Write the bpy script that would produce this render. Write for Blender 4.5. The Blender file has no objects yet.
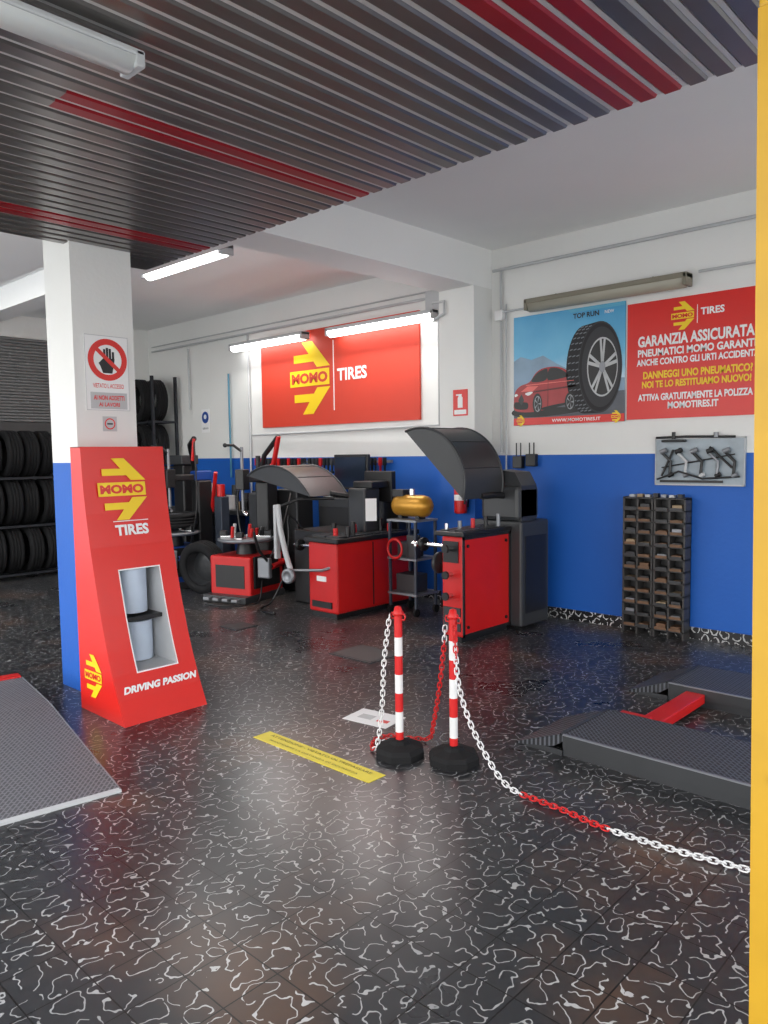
import bpy, math, random, bmesh
from mathutils import Vector, Matrix
random.seed(4)
SC=bpy.context.scene
H=1.6; F=765.0; yaw=math.radians(43.3); pitch=math.radians(-4.34); roll=0.014
R=Matrix.Rotation(yaw,3,'Z')@Matrix.Rotation(math.pi/2+pitch,3,'X')@Matrix.Rotation(-roll,3,'Z')
cd=bpy.data.cameras.new('camera'); cam=bpy.data.objects.new('camera',cd); SC.collection.objects.link(cam)
cam.matrix_world=Matrix.Translation((0,0,H))@R.to_4x4()
cd.sensor_fit='VERTICAL'; cd.sensor_height=36; cd.lens=36*F/1024; cd.clip_start=.05
SC.camera=cam
SC.view_settings.view_transform='Standard'
SC.view_settings.exposure=0.0

# ---------------------------------------------------------------- materials
def new(name):
    m=bpy.data.materials.new(name); m.use_nodes=True; nt=m.node_tree
    return m,nt,nt.nodes['Principled BSDF']
def mat(name,col,rough=.5,metal=0,var=.12,nscale=6,spec=None,emit=0,bump=0,bscale=60,alpha=None):
    m,nt,b=new(name)
    tc=nt.nodes.new('ShaderNodeTexCoord'); n=nt.nodes.new('ShaderNodeTexNoise'); n.inputs['Scale'].default_value=nscale; n.inputs['Detail'].default_value=5
    nt.links.new(tc.outputs['Object'],n.inputs['Vector'])
    mx=nt.nodes.new('ShaderNodeMix'); mx.data_type='RGBA'
    c=col
    mx.inputs['A'].default_value=(c[0]*(1-var),c[1]*(1-var),c[2]*(1-var),1)
    mx.inputs['B'].default_value=(min(1,c[0]*(1+var)),min(1,c[1]*(1+var)),min(1,c[2]*(1+var)),1)
    nt.links.new(n.outputs['Fac'],mx.inputs['Factor']); nt.links.new(mx.outputs['Result'],b.inputs['Base Color'])
    b.inputs['Roughness'].default_value=rough; b.inputs['Metallic'].default_value=metal
    if spec is not None: b.inputs['Specular IOR Level'].default_value=spec
    if emit:
        b.inputs['Emission Color'].default_value=(1,1,1,1) if emit>0 else (0,0,0,1); b.inputs['Emission Strength'].default_value=emit
    if bump:
        n2=nt.nodes.new('ShaderNodeTexNoise'); n2.inputs['Scale'].default_value=bscale; nt.links.new(tc.outputs['Object'],n2.inputs['Vector'])
        bp=nt.nodes.new('ShaderNodeBump'); bp.inputs['Strength'].default_value=bump; bp.inputs['Distance'].default_value=.01
        nt.links.new(n2.outputs['Fac'],bp.inputs['Height']); nt.links.new(bp.outputs['Normal'],b.inputs['Normal'])
    return m
RED=mat('red_paint',(.58,.012,.012),.35,var=.1)
REDF=mat('red_print',(.7,.02,.014),.3,var=.04)
REDW=mat('red_sign',(.6,.045,.02),.5,var=.04)
YEL=mat('yellow_print',(.9,.62,.01),.4,var=.03)
YELS=mat('yellow_sticker',(.75,.62,.04),.5,var=.08,nscale=15)
YELP=mat('yellow_paint',(.5,.28,.012),.5,var=.15,nscale=9)
WHT=mat('white_print',(.85,.85,.85),.5,var=.03)
WALLW=mat('white_plaster',(.88,.88,.87),.8,var=.03,nscale=1.5,bump=.1,bscale=40)
BLK=mat('black_plastic',(.012,.012,.013),.4,var=.3)
BLKR=mat('black_rubber',(.009,.009,.01),.8,var=.3,nscale=20,spec=.3)
DGR=mat('dark_grey_plastic',(.035,.037,.04),.4,var=.15)
GUARD=mat('guard_plastic',(.04,.042,.045),.42,var=.1)
GRY=mat('grey_metal',(.25,.26,.28),.4,.5,var=.15)
LGR=mat('light_grey',(.5,.51,.52),.5,var=.08)
CHR=mat('chrome',(.7,.7,.7),.18,1,var=.05)
BLU=mat('blue_paint',(.01,.06,.3),.4,var=.1)
SLATEB=mat('slate_frame',(.04,.05,.07),.45,var=.15)
BROWN=mat('brown_bins',(.16,.085,.045),.6,var=.35,nscale=15)
ORG=mat('brass_tank',(.55,.27,.03),.32,.45,var=.15)
DWOOD=mat('dark_frame',(.045,.043,.042),.5,var=.3)
CARD=mat('cardboard',(.35,.26,.16),.8)
TUBE=mat('tube_lit',(1,1,1),.5,emit=7)
TUBEOFF=mat('lamp_diffuser',(.75,.77,.75),.3,var=.05)
LAMPB=mat('lamp_body_beige',(.22,.2,.15),.5,var=.1)
LAMPD=mat('lamp_diffuser_beige',(.38,.36,.29),.4,var=.1)
SHUT=mat('shutter_metal',(.2,.2,.2),.45,.3)
REDCH=mat('red_chain_plastic',(.62,.015,.015),.4)
WHTCH=mat('white_chain_plastic',(.78,.78,.78),.4)
REDSL=mat('red_slat',(.3,.01,.018),.35,.2,var=.15)
SLAT=mat('slat_metal',(.22,.205,.195),.3,.75,var=.2,nscale=3)
SLATL=mat('slat_joint_reflection',(.75,.74,.72),.45,.4,var=.05)  # joint strips; pale colour paints in the bright reflections between slats
GROUND=mat('outdoor_bounce_concrete',(.6,.59,.56),.9,var=.1,nscale=2)

def wall_mat():
    m,nt,b=new('wall_two_tone')
    g=nt.nodes.new('ShaderNodeNewGeometry'); s=nt.nodes.new('ShaderNodeSeparateXYZ'); nt.links.new(g.outputs['Position'],s.inputs[0])
    n=nt.nodes.new('ShaderNodeTexNoise'); n.inputs['Scale'].default_value=1.2; n.inputs['Detail'].default_value=6; nt.links.new(g.outputs['Position'],n.inputs['Vector'])
    gt=nt.nodes.new('ShaderNodeMath'); gt.operation='GREATER_THAN'; gt.inputs[1].default_value=1.57; nt.links.new(s.outputs['Z'],gt.inputs[0])
    a=nt.nodes.new('ShaderNodeMix'); a.data_type='RGBA'; a.inputs['A'].default_value=(.006,.095,.44,1); a.inputs['B'].default_value=(.009,.12,.52,1)
    w=nt.nodes.new('ShaderNodeMix'); w.data_type='RGBA'; w.inputs['A'].default_value=(.74,.74,.72,1); w.inputs['B'].default_value=(.83,.83,.81,1)
    for q in (a,w): nt.links.new(n.outputs['Fac'],q.inputs['Factor'])
    x=nt.nodes.new('ShaderNodeMix'); x.data_type='RGBA'; nt.links.new(gt.outputs[0],x.inputs['Factor']); nt.links.new(a.outputs['Result'],x.inputs['A']); nt.links.new(w.outputs['Result'],x.inputs['B'])
    nt.links.new(x.outputs['Result'],b.inputs['Base Color'])
    b.inputs['Roughness'].default_value=.55
    n2=nt.nodes.new('ShaderNodeTexNoise'); n2.inputs['Scale'].default_value=35; nt.links.new(g.outputs['Position'],n2.inputs['Vector'])
    bp=nt.nodes.new('ShaderNodeBump'); bp.inputs['Strength'].default_value=.12; bp.inputs['Distance'].default_value=.01; nt.links.new(n2.outputs['Fac'],bp.inputs['Height']); nt.links.new(bp.outputs['Normal'],b.inputs['Normal'])
    return m
WALL=wall_mat()

def squiggle(name,base,basew,line,px,py,tile,rough=(.22,.36),amp=.034,amp2=.015,sc2=21,level=.22,wid=.07,thr=.43):
    m,nt,b=new(name); N=nt.nodes; L=nt.links
    g=N.new('ShaderNodeNewGeometry')
    def M_(op,a,c=None,d=None):
        q=N.new('ShaderNodeMath'); q.operation=op
        for i,v in enumerate((a,c,d)):
            if v is None: continue
            if isinstance(v,(int,float)): q.inputs[i].default_value=v
            else: L.new(v,q.inputs[i])
        return q.outputs[0]
    def distort(src,scale,am,det):
        n=N.new('ShaderNodeTexNoise'); n.inputs['Scale'].default_value=scale; n.inputs['Detail'].default_value=det
        L.new(g.outputs['Position'],n.inputs['Vector'])
        sub=N.new('ShaderNodeVectorMath'); sub.operation='SUBTRACT'; sub.inputs[1].default_value=(.5,.5,.5); L.new(n.outputs['Color'],sub.inputs[0])
        scl=N.new('ShaderNodeVectorMath'); scl.operation='SCALE'; scl.inputs['Scale'].default_value=am*4; L.new(sub.outputs[0],scl.inputs[0])
        add=N.new('ShaderNodeVectorMath'); L.new(src,add.inputs[0]); L.new(scl.outputs[0],add.inputs[1]); return add.outputs[0]
    v=distort(g.outputs['Position'],5,amp,0); v=distort(v,sc2,amp2,1)
    s=N.new('ShaderNodeSeparateXYZ'); L.new(v,s.inputs[0])
    yy=M_('ADD',s.outputs['Y'],s.outputs['Z'])
    tx=M_('MULTIPLY',M_('PINGPONG',s.outputs['X'],px/2),2/px); ty=M_('MULTIPLY',M_('PINGPONG',yy,py/2),2/py)
    f=M_('MULTIPLY',tx,ty)
    lines=M_('LESS_THAN',M_('ABSOLUTE',M_('SUBTRACT',f,level)),wid*.5)
    n2=N.new('ShaderNodeTexNoise'); n2.inputs['Scale'].default_value=16; n2.inputs['Detail'].default_value=1; L.new(g.outputs['Position'],n2.inputs['Vector'])
    mask=M_('GREATER_THAN',n2.outputs['Fac'],thr)
    n3=N.new('ShaderNodeTexNoise'); n3.inputs['Scale'].default_value=1.3; n3.inputs['Detail'].default_value=5; L.new(g.outputs['Position'],n3.inputs['Vector'])
    wear=M_('MULTIPLY_ADD',n3.outputs['Fac'],1.3,.0)
    lines=M_('MULTIPLY',M_('MULTIPLY',lines,mask),wear)
    sp=N.new('ShaderNodeSeparateXYZ'); L.new(g.outputs['Position'],sp.inputs[0])
    sn=N.new('ShaderNodeVectorMath'); sn.operation='SNAP'; sn.inputs[1].default_value=(tile,tile,100); L.new(g.outputs['Position'],sn.inputs[0])
    wn=N.new('ShaderNodeTexWhiteNoise'); L.new(sn.outputs[0],wn.inputs['Vector'])
    tone=M_('MULTIPLY_ADD',wn.outputs['Value'],.07,-.035)
    br=N.new('ShaderNodeMix'); br.data_type='RGBA'; br.inputs['A'].default_value=(*base,1); br.inputs['B'].default_value=(*basew,1)
    cr=N.new('ShaderNodeMapRange'); cr.inputs['From Min'].default_value=.53; cr.inputs['From Max'].default_value=.7; L.new(M_('ADD',n3.outputs['Fac'],tone),cr.inputs['Value']); L.new(cr.outputs[0],br.inputs['Factor'])
    mx=N.new('ShaderNodeMix'); mx.data_type='RGBA'; L.new(lines,mx.inputs['Factor']); L.new(br.outputs['Result'],mx.inputs['A']); mx.inputs['B'].default_value=(*line,1)
    g1=M_('LESS_THAN',M_('PINGPONG',sp.outputs['X'],tile/2),.0026)
    g2=M_('LESS_THAN',M_('PINGPONG',sp.outputs['Y'],tile/2),.0026)
    gg=M_('MAXIMUM',g1,g2)
    m2=N.new('ShaderNodeMix'); m2.data_type='RGBA'; L.new(gg,m2.inputs['Factor']); L.new(mx.outputs['Result'],m2.inputs['A']); m2.inputs['B'].default_value=(.004,.004,.004,1)
    L.new(m2.outputs['Result'],b.inputs['Base Color'])
    rr=N.new('ShaderNodeMapRange'); rr.inputs['To Min'].default_value=rough[0]; rr.inputs['To Max'].default_value=rough[1]; L.new(n3.outputs['Fac'],rr.inputs['Value']); L.new(rr.outputs[0],b.inputs['Roughness'])
    bp=N.new('ShaderNodeBump'); bp.inputs['Strength'].default_value=.3; bp.inputs['Distance'].default_value=.004
    L.new(M_('SUBTRACT',lines,gg),bp.inputs['Height']); L.new(bp.outputs['Normal'],b.inputs['Normal'])
    return m
FLOOR=squiggle('floor_tiles',(.026,.027,.03),(.085,.05,.035),(.56,.56,.56),.1,.125,.2)
BASE=squiggle('baseboard_tiles',(.012,.012,.014),(.02,.02,.02),(.8,.8,.8),.09,.09,.2,amp=.02,amp2=.01,wid=.18)

def tread_mat(name,c,hi):
    m,nt,b=new(name); N=nt.nodes; L=nt.links
    g=N.new('ShaderNodeNewGeometry'); mp=N.new('ShaderNodeMapping'); mp.inputs['Rotation'].default_value=(0,0,math.radians(45)); L.new(g.outputs['Position'],mp.inputs[0])
    ch=N.new('ShaderNodeTexBrick'); ch.inputs['Scale'].default_value=13; ch.inputs['Mortar Size'].default_value=.045
    ch.inputs['Color1'].default_value=(.8,.8,.8,1); ch.inputs['Color2'].default_value=(1,1,1,1); ch.inputs['Mortar'].default_value=(hi,hi,hi,1)
    L.new(mp.outputs[0],ch.inputs['Vector'])
    mx=N.new('ShaderNodeMix'); mx.data_type='RGBA'; mx.blend_type='MULTIPLY'; mx.inputs['Factor'].default_value=1; mx.inputs['A'].default_value=(*c,1); L.new(ch.outputs['Color'],mx.inputs['B'])
    L.new(mx.outputs['Result'],b.inputs['Base Color']); b.inputs['Metallic'].default_value=.1; b.inputs['Roughness'].default_value=.5; b.inputs['Specular IOR Level'].default_value=.35
    bp=N.new('ShaderNodeBump'); bp.inputs['Strength'].default_value=.8; bp.inputs['Distance'].default_value=.005; L.new(ch.outputs['Fac'],bp.inputs['Height']); L.new(bp.outputs['Normal'],b.inputs['Normal'])
    return m
TREAD=tread_mat('checker_plate_dark',(.035,.037,.042),3.2)
TREADL=tread_mat('checker_plate_light',(.11,.11,.12),1.9)
def grad_mat():
    m,nt,b=new('poster_sky'); N=nt.nodes; L=nt.links
    g=N.new('ShaderNodeNewGeometry'); s=N.new('ShaderNodeSeparateXYZ'); L.new(g.outputs['Position'],s.inputs[0])
    n=N.new('ShaderNodeTexNoise'); n.inputs['Scale'].default_value=3; n.inputs['Detail'].default_value=5; L.new(g.outputs['Position'],n.inputs['Vector'])
    a=N.new('ShaderNodeMath'); a.operation='MULTIPLY_ADD'; a.inputs[1].default_value=.5; L.new(n.outputs['Fac'],a.inputs[0]); L.new(s.outputs['Z'],a.inputs[2])
    mr=N.new('ShaderNodeMapRange'); mr.inputs['From Min'].default_value=2.1; mr.inputs['From Max'].default_value=3.2; L.new(a.outputs[0],mr.inputs['Value'])
    cr=N.new('ShaderNodeValToRGB'); L.new(mr.outputs[0],cr.inputs[0]); e=cr.color_ramp.elements
    e[0].color=(.12,.14,.2,1); e[1].color=(.05,.32,.6,1); q=e.new(.35); q.color=(.6,.75,.85,1); q=e.new(.6); q.color=(.15,.48,.72,1)
    L.new(cr.outputs[0],b.inputs['Base Color']); b.inputs['Roughness'].default_value=.4
    return m
SKYP=grad_mat()

# ---------------------------------------------------------------- builder
class B:
    def __init__(s): s.v=[]; s.f=[]; s.m=[]; s.sm=[]; s.mats=[]; s.M=Matrix.Identity(4)
    def mi(s,m):
        if m not in s.mats: s.mats.append(m)
        return s.mats.index(m)
    def add(s,vs,fs,m,smooth=False):
        o=len(s.v); s.v+=[s.M@Vector(p) for p in vs]; i=s.mi(m)
        for f in fs: s.f.append([o+k for k in f]); s.m.append(i); s.sm.append(smooth)
    def box(s,a,b,m,bev=0):
        x0,y0,z0=[min(a[i],b[i]) for i in range(3)]; x1,y1,z1=[max(a[i],b[i]) for i in range(3)]
        if bev:
            bm=bmesh.new(); bmesh.ops.create_cube(bm,size=1)
            for v in bm.verts: v.co=Vector(((x0+x1)/2+v.co.x*(x1-x0),(y0+y1)/2+v.co.y*(y1-y0),(z0+z1)/2+v.co.z*(z1-z0)))
            bmesh.ops.bevel(bm,geom=bm.edges[:],offset=bev,segments=2,affect='EDGES',profile=.5)
            bm.verts.index_update(); s.add([v.co.copy() for v in bm.verts],[[v.index for v in f.verts] for f in bm.faces],m); bm.free(); return
        s.add([(x0,y0,z0),(x1,y0,z0),(x1,y1,z0),(x0,y1,z0),(x0,y0,z1),(x1,y0,z1),(x1,y1,z1),(x0,y1,z1)],
              [(0,3,2,1),(4,5,6,7),(0,1,5,4),(1,2,6,5),(2,3,7,6),(3,0,4,7)],m)
    def cyl(s,p0,p1,r,m,r1=None,seg=16,caps=True,smooth=True):
        p0=Vector(p0);p1=Vector(p1); d=(p1-p0).normalized(); u=d.orthogonal().normalized(); w=d.cross(u); r1=r if r1 is None else r1
        vs=[]
        for p,q in ((p0,r),(p1,r1)):
            for i in range(seg):
                a=2*math.pi*i/seg; vs.append(p+(u*math.cos(a)+w*math.sin(a))*q)
        s.add(vs,[(i,(i+1)%seg,seg+(i+1)%seg,seg+i) for i in range(seg)],m,smooth)
        if caps: s.add(vs,[list(range(seg))[::-1],list(range(seg,2*seg))],m)
    def tube(s,pts,r,m,seg=8):
        pts=[Vector(p) for p in pts]; n=len(pts); rings=[]; u=None
        for i,p in enumerate(pts):
            d=(pts[min(i+1,n-1)]-pts[max(i-1,0)]).normalized()
            if u is None: u=d.orthogonal().normalized()
            else: u=(u-d*u.dot(d)).normalized()
            w=d.cross(u); rings.append([p+(u*math.cos(2*math.pi*k/seg)+w*math.sin(2*math.pi*k/seg))*r for k in range(seg)])
        vs=[q for g in rings for q in g]
        fs=[(i*seg+k,i*seg+(k+1)%seg,(i+1)*seg+(k+1)%seg,(i+1)*seg+k) for i in range(n-1) for k in range(seg)]
        s.add(vs,fs,m,True); s.add(vs,[list(range(seg))[::-1],list(range((n-1)*seg,n*seg))],m)
    def prism(s,pts,c0,c1,m):
        n=len(pts); vs=[(p[0],p[1],c0) for p in pts]+[(p[0],p[1],c1) for p in pts]
        s.add(vs,[list(range(n))[::-1],list(range(n,2*n))]+[(i,(i+1)%n,n+(i+1)%n,n+i) for i in range(n)],m)
    def prismY(s,pts,y0,y1,m):
        n=len(pts); vs=[(p[0],y0,p[1]) for p in pts]+[(p[0],y1,p[1]) for p in pts]
        s.add(vs,[list(range(n)),list(range(n,2*n))[::-1]]+[(i,n+i,n+(i+1)%n,(i+1)%n) for i in range(n)],m)
    def lathe(s,c,axis,prof,m,seg=28,closed=False):
        c=Vector(c); d=Vector(axis).normalized(); u=d.orthogonal().normalized(); w=d.cross(u); n=len(prof); vs=[]
        for r,h in prof:
            for i in range(seg):
                a=2*math.pi*i/seg; vs.append(c+d*h+(u*math.cos(a)+w*math.sin(a))*r)
        rng=n if closed else n-1
        s.add(vs,[(j*seg+i,j*seg+(i+1)%seg,((j+1)%n)*seg+(i+1)%seg,((j+1)%n)*seg+i) for j in range(rng) for i in range(seg)],m,True)
    def sphere(s,c,r,m,sz=(1,1,1)):
        n=9; s0=s.M; s.M=s0@Matrix.Translation(c)@Matrix.Diagonal((*sz,1))
        s.lathe((0,0,0),(0,0,1),[(r*math.sin(math.pi*i/n)+1e-5,-r*math.cos(math.pi*i/n)) for i in range(n+1)],m,16); s.M=s0
    def disc(s,x,y,rx,ry,c0,c1,m,seg=40):
        s.prism([(x+rx*math.cos(2*math.pi*i/seg),y+ry*math.sin(2*math.pi*i/seg)) for i in range(seg)],c0,c1,m)
    def poly(s,pts,c,m): s.add([(p[0],p[1],c) for p in pts],[list(range(len(pts)))],m)
    def ring(s,x,y,r,ri,c,m,seg=40):
        vs=[]
        for q in (r,ri):
            for i in range(seg): vs.append((x+q*math.cos(2*math.pi*i/seg),y+q*math.sin(2*math.pi*i/seg),c))
        s.add(vs,[(i,(i+1)%seg,seg+(i+1)%seg,seg+i) for i in range(seg)],m)
    def text(s,body,x,y,m,size=None,width=None,c=.002,align='C',bold=.012,height=None,skew=0):
        t=bpy.data.curves.new('t','FONT'); t.body=body; t.size=1; t.offset=bold; t.resolution_u=3; t.extrude=0
        o=bpy.data.objects.new('t',t); SC.collection.objects.link(o); bpy.context.view_layer.update()
        me=bpy.data.meshes.new_from_object(o.evaluated_get(bpy.context.evaluated_depsgraph_get()))
        vs=[v.co.copy() for v in me.vertices]; fs=[list(p.vertices) for p in me.polygons]
        bpy.data.objects.remove(o); bpy.data.curves.remove(t); bpy.data.meshes.remove(me)
        x0=min(v.x for v in vs); x1=max(v.x for v in vs); y0=min(v.y for v in vs); y1=max(v.y for v in vs)
        sy=(height/(y1-y0)) if height else (size or width/(x1-x0)); sx=width/(x1-x0) if width else sy
        ox={'C':-(x0+x1)/2,'L':-x0,'R':-x1}[align]
        s.add([((v.x+ox)*sx+x+skew*(v.y-y0)*sy,(v.y-(y0+y1)/2)*sy+y,c) for v in vs],fs,m)
    def done(s,name,recalc=True,bev=0):
        me=bpy.data.meshes.new(name); me.from_pydata([tuple(v) for v in s.v],[],s.f)
        for m in s.mats: me.materials.append(m)
        for p,i,q in zip(me.polygons,s.m,s.sm): p.material_index=i; p.use_smooth=q
        if recalc:
            bm=bmesh.new(); bm.from_mesh(me); bmesh.ops.recalc_face_normals(bm,faces=bm.faces); bm.to_mesh(me); bm.free()
        me.update()
        o=bpy.data.objects.new(name,me); SC.collection.objects.link(o)
        return o
def frame(o,r,u):
    r=Vector(r).normalized(); u=Vector(u).normalized(); n=r.cross(u)
    return Matrix(((r.x,u.x,n.x,o[0]),(r.y,u.y,n.y,o[1]),(r.z,u.z,n.z,o[2]),(0,0,0,1)))
def wallframe(x,z,y): return frame((x,y,z),(1,0,0),(0,0,1))
def xframe(x,y,z): return frame((x,y,z),(0,1,0),(0,0,1))
def spline(pts,n=12,closed=False):
    P=[Vector(p) for p in pts]
    if closed: P=[P[-1]]+P+[P[0],P[1]]
    else: P=[P[0]]+P+[P[-1]]
    out=[]
    for i in range(1,len(P)-2):
        for k in range(n):
            t=k/n; a,b_,c,d=P[i-1],P[i],P[i+1],P[i+2]
            out.append(.5*((2*b_)+(c-a)*t+(2*a-5*b_+4*c-d)*t*t+(3*b_-a-3*c+d)*t**3))
    if not closed: out.append(P[-2])
    return out

def logo(b,x,y,w,ym,rm,c=.002):
    M0=b.M; b.M=M0@Matrix.Translation((x,y,0))@Matrix.Diagonal((w,w,1,1))
    for sg in (1,-1):
        for P in ([(-.2,.68),(.1,.68),(.58,.19),(.22,.19)],[(-.44,.3),(-.44,.45),(-.0,.45),(.13,.3)]):
            b.add([(p[0],p[1]*sg,c) for p in P],[(0,1,2,3)],ym)
    b.add([(-.56,-.15,c),(.56,-.15,c),(.56,.15,c),(-.56,.15,c)],[(0,1,2,3)],ym)
    b.text('MOMO',0,0,rm,width=1.02,height=.2,c=c+.001,bold=.05)
    b.M=M0

# ---------------------------------------------------------------- room shell
W=6.45; ZC=3.61; XL=-11.2; XR=2.6
def simple(name,a,b_,m):
    b=B(); b.box(a,b_,m); return b.done(name)
simple('floor',(XL-.1,-1.2,-.1),(XR+.1,W+.1,0),FLOOR)
b=B(); b.box((-25,-22,-.1),(18,-1.2,-.005),GROUND); b.box((XR+.1,-1.2,-.1),(18,14,-.005),GROUND); b.done('bounce_ground_outside')  # unseen ground, added as a bright reflector for ceiling and slats
simple('wall_back',(XL,W,0),(XR,W+.15,ZC),WALL)
simple('wall_left',(XL-.15,-.6,0),(XL,W+.15,ZC),WALL)
b=B(); b.box((XR,-.6,0),(XR+.15,.2,ZC),WALL); b.box((XR,5.9,0),(XR+.15,W+.15,ZC),WALL); b.box((XR,.2,3.2),(XR+.15,5.9,ZC),WALL); b.done('wall_right')  # unseen wall; its wide opening is added to let light brighten the ceiling
simple('ceiling',(XL,2.75,ZC),(XR,W,ZC+.12),WALLW)
simple('ceiling_porch',(XL,-.6,3.16),(XR,2.75,3.3),WALLW)
b=B(); b.box((-5.1,3.06,3.09),(XR,3.1,3.61),WALLW); b.done('light_block_above_slats')  # unseen closure wall added to stop light leaking in above the slats
b=B(); b.box((-4.99,3.1,3.23),(-4.55,6.45,3.61),WALLW); b.done('ceiling_beam')
b=B(); b.box((-4.99,6.15,0),(-4.55,6.45,3.23),WALL); b.done('wall_column')
b=B(); b.box((-5.34,2.31,0),(-4.95,2.74,3.15),WALL); b.done('pillar')
b=B(); b.box((XL+.3,3.6,3.35),(-5,3.9,3.61),WALLW); b.done('ceiling_beam_rear')
b=B(); b.box((-4.53,6.435,0),(XR,6.449,.1),BASE); b.box((-5,6.135,0),(-4.54,6.149,.1),BASE); b.box((-4.549,6.15,0),(-4.535,6.44,.1),BASE); b.done('baseboard_right')
b=B(); b.box((XL,6.435,0),(-5.0,6.449,.1),BASE); b.done('baseboard_back')

b=B(); p=.1; x=-5.04
while x<XR-.1:
    y0=-.6; y1=3.06
    red = (-1.62<x<-1.32) or (-3.2<x<-3.02) or (-4.65<x<-4.5)
    def strip(ya,yb,m):
        b.prismY([(x+.004,3.06),(x+.004,3.012),(x+.014,3.0),(x+.074,3.0),(x+.084,3.012),(x+.084,3.06)],ya,yb,m)
    if red and -3.2<x<-3.02: strip(y0,1.4,SLAT); strip(1.4,y1,REDSL)
    else: strip(y0,y1,REDSL if red else SLAT)
    b.box((x+.084,y0,3.008),(x+.104,y1,3.03),SLATL)
    x+=p
b.box((-5.06,-.6,3.06),(XR,3.06,3.09),DGR)
b.box((-5.3,2.745,3.0),(-5.045,3.06,3.09),SLAT)
b.done('ceiling_slats')

def batten(name,c,length,axis,lit,body=LGR,w=.09,h=.06,light=0,diff=None,ldrop=0,loff=0):
    b=B(); ax=Vector(axis); up=Vector((0,0,1)); s=ax.cross(up)
    b.M=Matrix(((ax.x,s.x,0,c[0]),(ax.y,s.y,0,c[1]),(0,0,1,c[2]),(0,0,0,1)))
    L=length/2
    b.box((-L,-w/2,0),(L,w/2,h*.45),body,.008)
    pr=[]
    for k in range(9):
        a=math.pi*k/8; pr.append((w*.46*math.cos(a),-h*.75*math.sin(a)))
    n=len(pr); vs=[(-L+.03,q[0],q[1]) for q in pr]+[(L-.03,q[0],q[1]) for q in pr]
    b.add(vs,[(k,k+1,n+k+1,n+k) for k in range(n-1)]+[list(range(n)),list(range(n,2*n))],diff or (TUBE if lit else TUBEOFF),True)
    for e in (-1,1):
        b.box((e*L,-w*.5,-h*.6),(e*(L-.035),w*.5,h*.4),body,.006)
    for e in (-.6,.6): b.cyl((e*L,0,h*.4),(e*L,0,h*.4+.02),.008,GRY)
    o=b.done(name)
    if light:
        ld=bpy.data.lights.new(name+'_light','AREA'); ld.shape='RECTANGLE'; ld.size=length*.9; ld.size_y=.08; ld.energy=light; ld.color=(1,.99,.95)
        lo=bpy.data.objects.new(name+'_light',ld); SC.collection.objects.link(lo); lo.parent=o
        lo.location=(c[0],c[1]+loff,c[2]-h-.02); lo.rotation_euler=(math.radians(ldrop),0,math.atan2(ax.y,ax.x))
    return o
batten('fluorescent_lamp',(-7.95,6.28,3.07),1.5,(1,0,0),True,light=18,w=.14,h=.09,ldrop=-35,loff=-.08)
batten('fluorescent_lamp',(-5.95,6.28,3.05),1.65,(1,0,0),True,light=20,w=.14,h=.09,ldrop=-35,loff=-.08)
batten('fluorescent_lamp',(-6.4,4.1,3.43),1.35,(1,0,0),True,light=14,w=.15,h=.09)
batten('fluorescent_lamp',(-3.31,6.37,3.0),1.55,(1,0,0),False,body=LAMPB,w=.13,h=.1,diff=LAMPD)
batten('fluorescent_lamp',(-2.48,.8,2.945),1.25,(0,1,0),False,w=.12,h=.055)

# conduits
b=B()
b.tube([(-4.5,6.4,3.39),(-1,6.4,3.39)],.016,LGR); b.tube([(-4.4,6.41,2.98),(-4.12,6.41,2.98)],.01,LGR)
b.tube([(-4.42,6.42,3.39),(-4.42,6.42,1.6)],.012,LGR); b.tube([(-4.36,6.42,3.05),(-4.36,6.42,.5)],.008,LGR)
b.tube([(-2.48,6.42,3.05),(-1,6.42,3.05)],.012,LGR)
b.box((-4.47,6.38,2.9),(-4.38,6.44,3.0),WHT,.005)
b.done('conduit_right')
b=B()
b.tube([(-11,6.4,3.25),(-5.05,6.4,3.25)],.016,LGR); b.tube([(-11,6.4,3.32),(-5.05,6.4,3.32)],.01,LGR)
b.tube([(-5.2,6.4,3.25),(-5.2,6.4,1.9),(-8.5,6.42,1.88)],.014,LGR); b.tube([(-8.55,6.42,3.25),(-8.55,6.42,1.0)],.014,LGR)
b.tube([(-9.0,6.41,2.75),(-9.0,6.41,1.3)],.014,mat('pipe_blue',(.05,.2,.3),.4))
b.tube([(-10.0,6.41,3.2),(-10.0,6.41,2.3)],.012,LGR)
b.tube([(-5.05,6.12,3.12),(-4.9,6.12,3.12),(-4.9,6.12,3.0),(-5.03,6.12,2.95)],.014,LGR)
b.box((-5.3,6.3,3.0),(-5.08,6.44,3.3),LGR,.01)
b.done('conduit_back')

# ---------------------------------------------------------------- wall signs
b=B(); b.M=wallframe(-6.875,2.56,W-.035)
b.box((-1.385,-.59,-.03),(1.385,.59,0),REDW); logo(b,-.42,0,.66,YEL,REDW,.003)
b.box((.02,-.42,0),(.032,.42,.004),WHT); b.text('TIRES',.34,0,WHT,width=.5,height=.15,c=.004,bold=.03)
b.done('wall_sign_tires')

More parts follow.
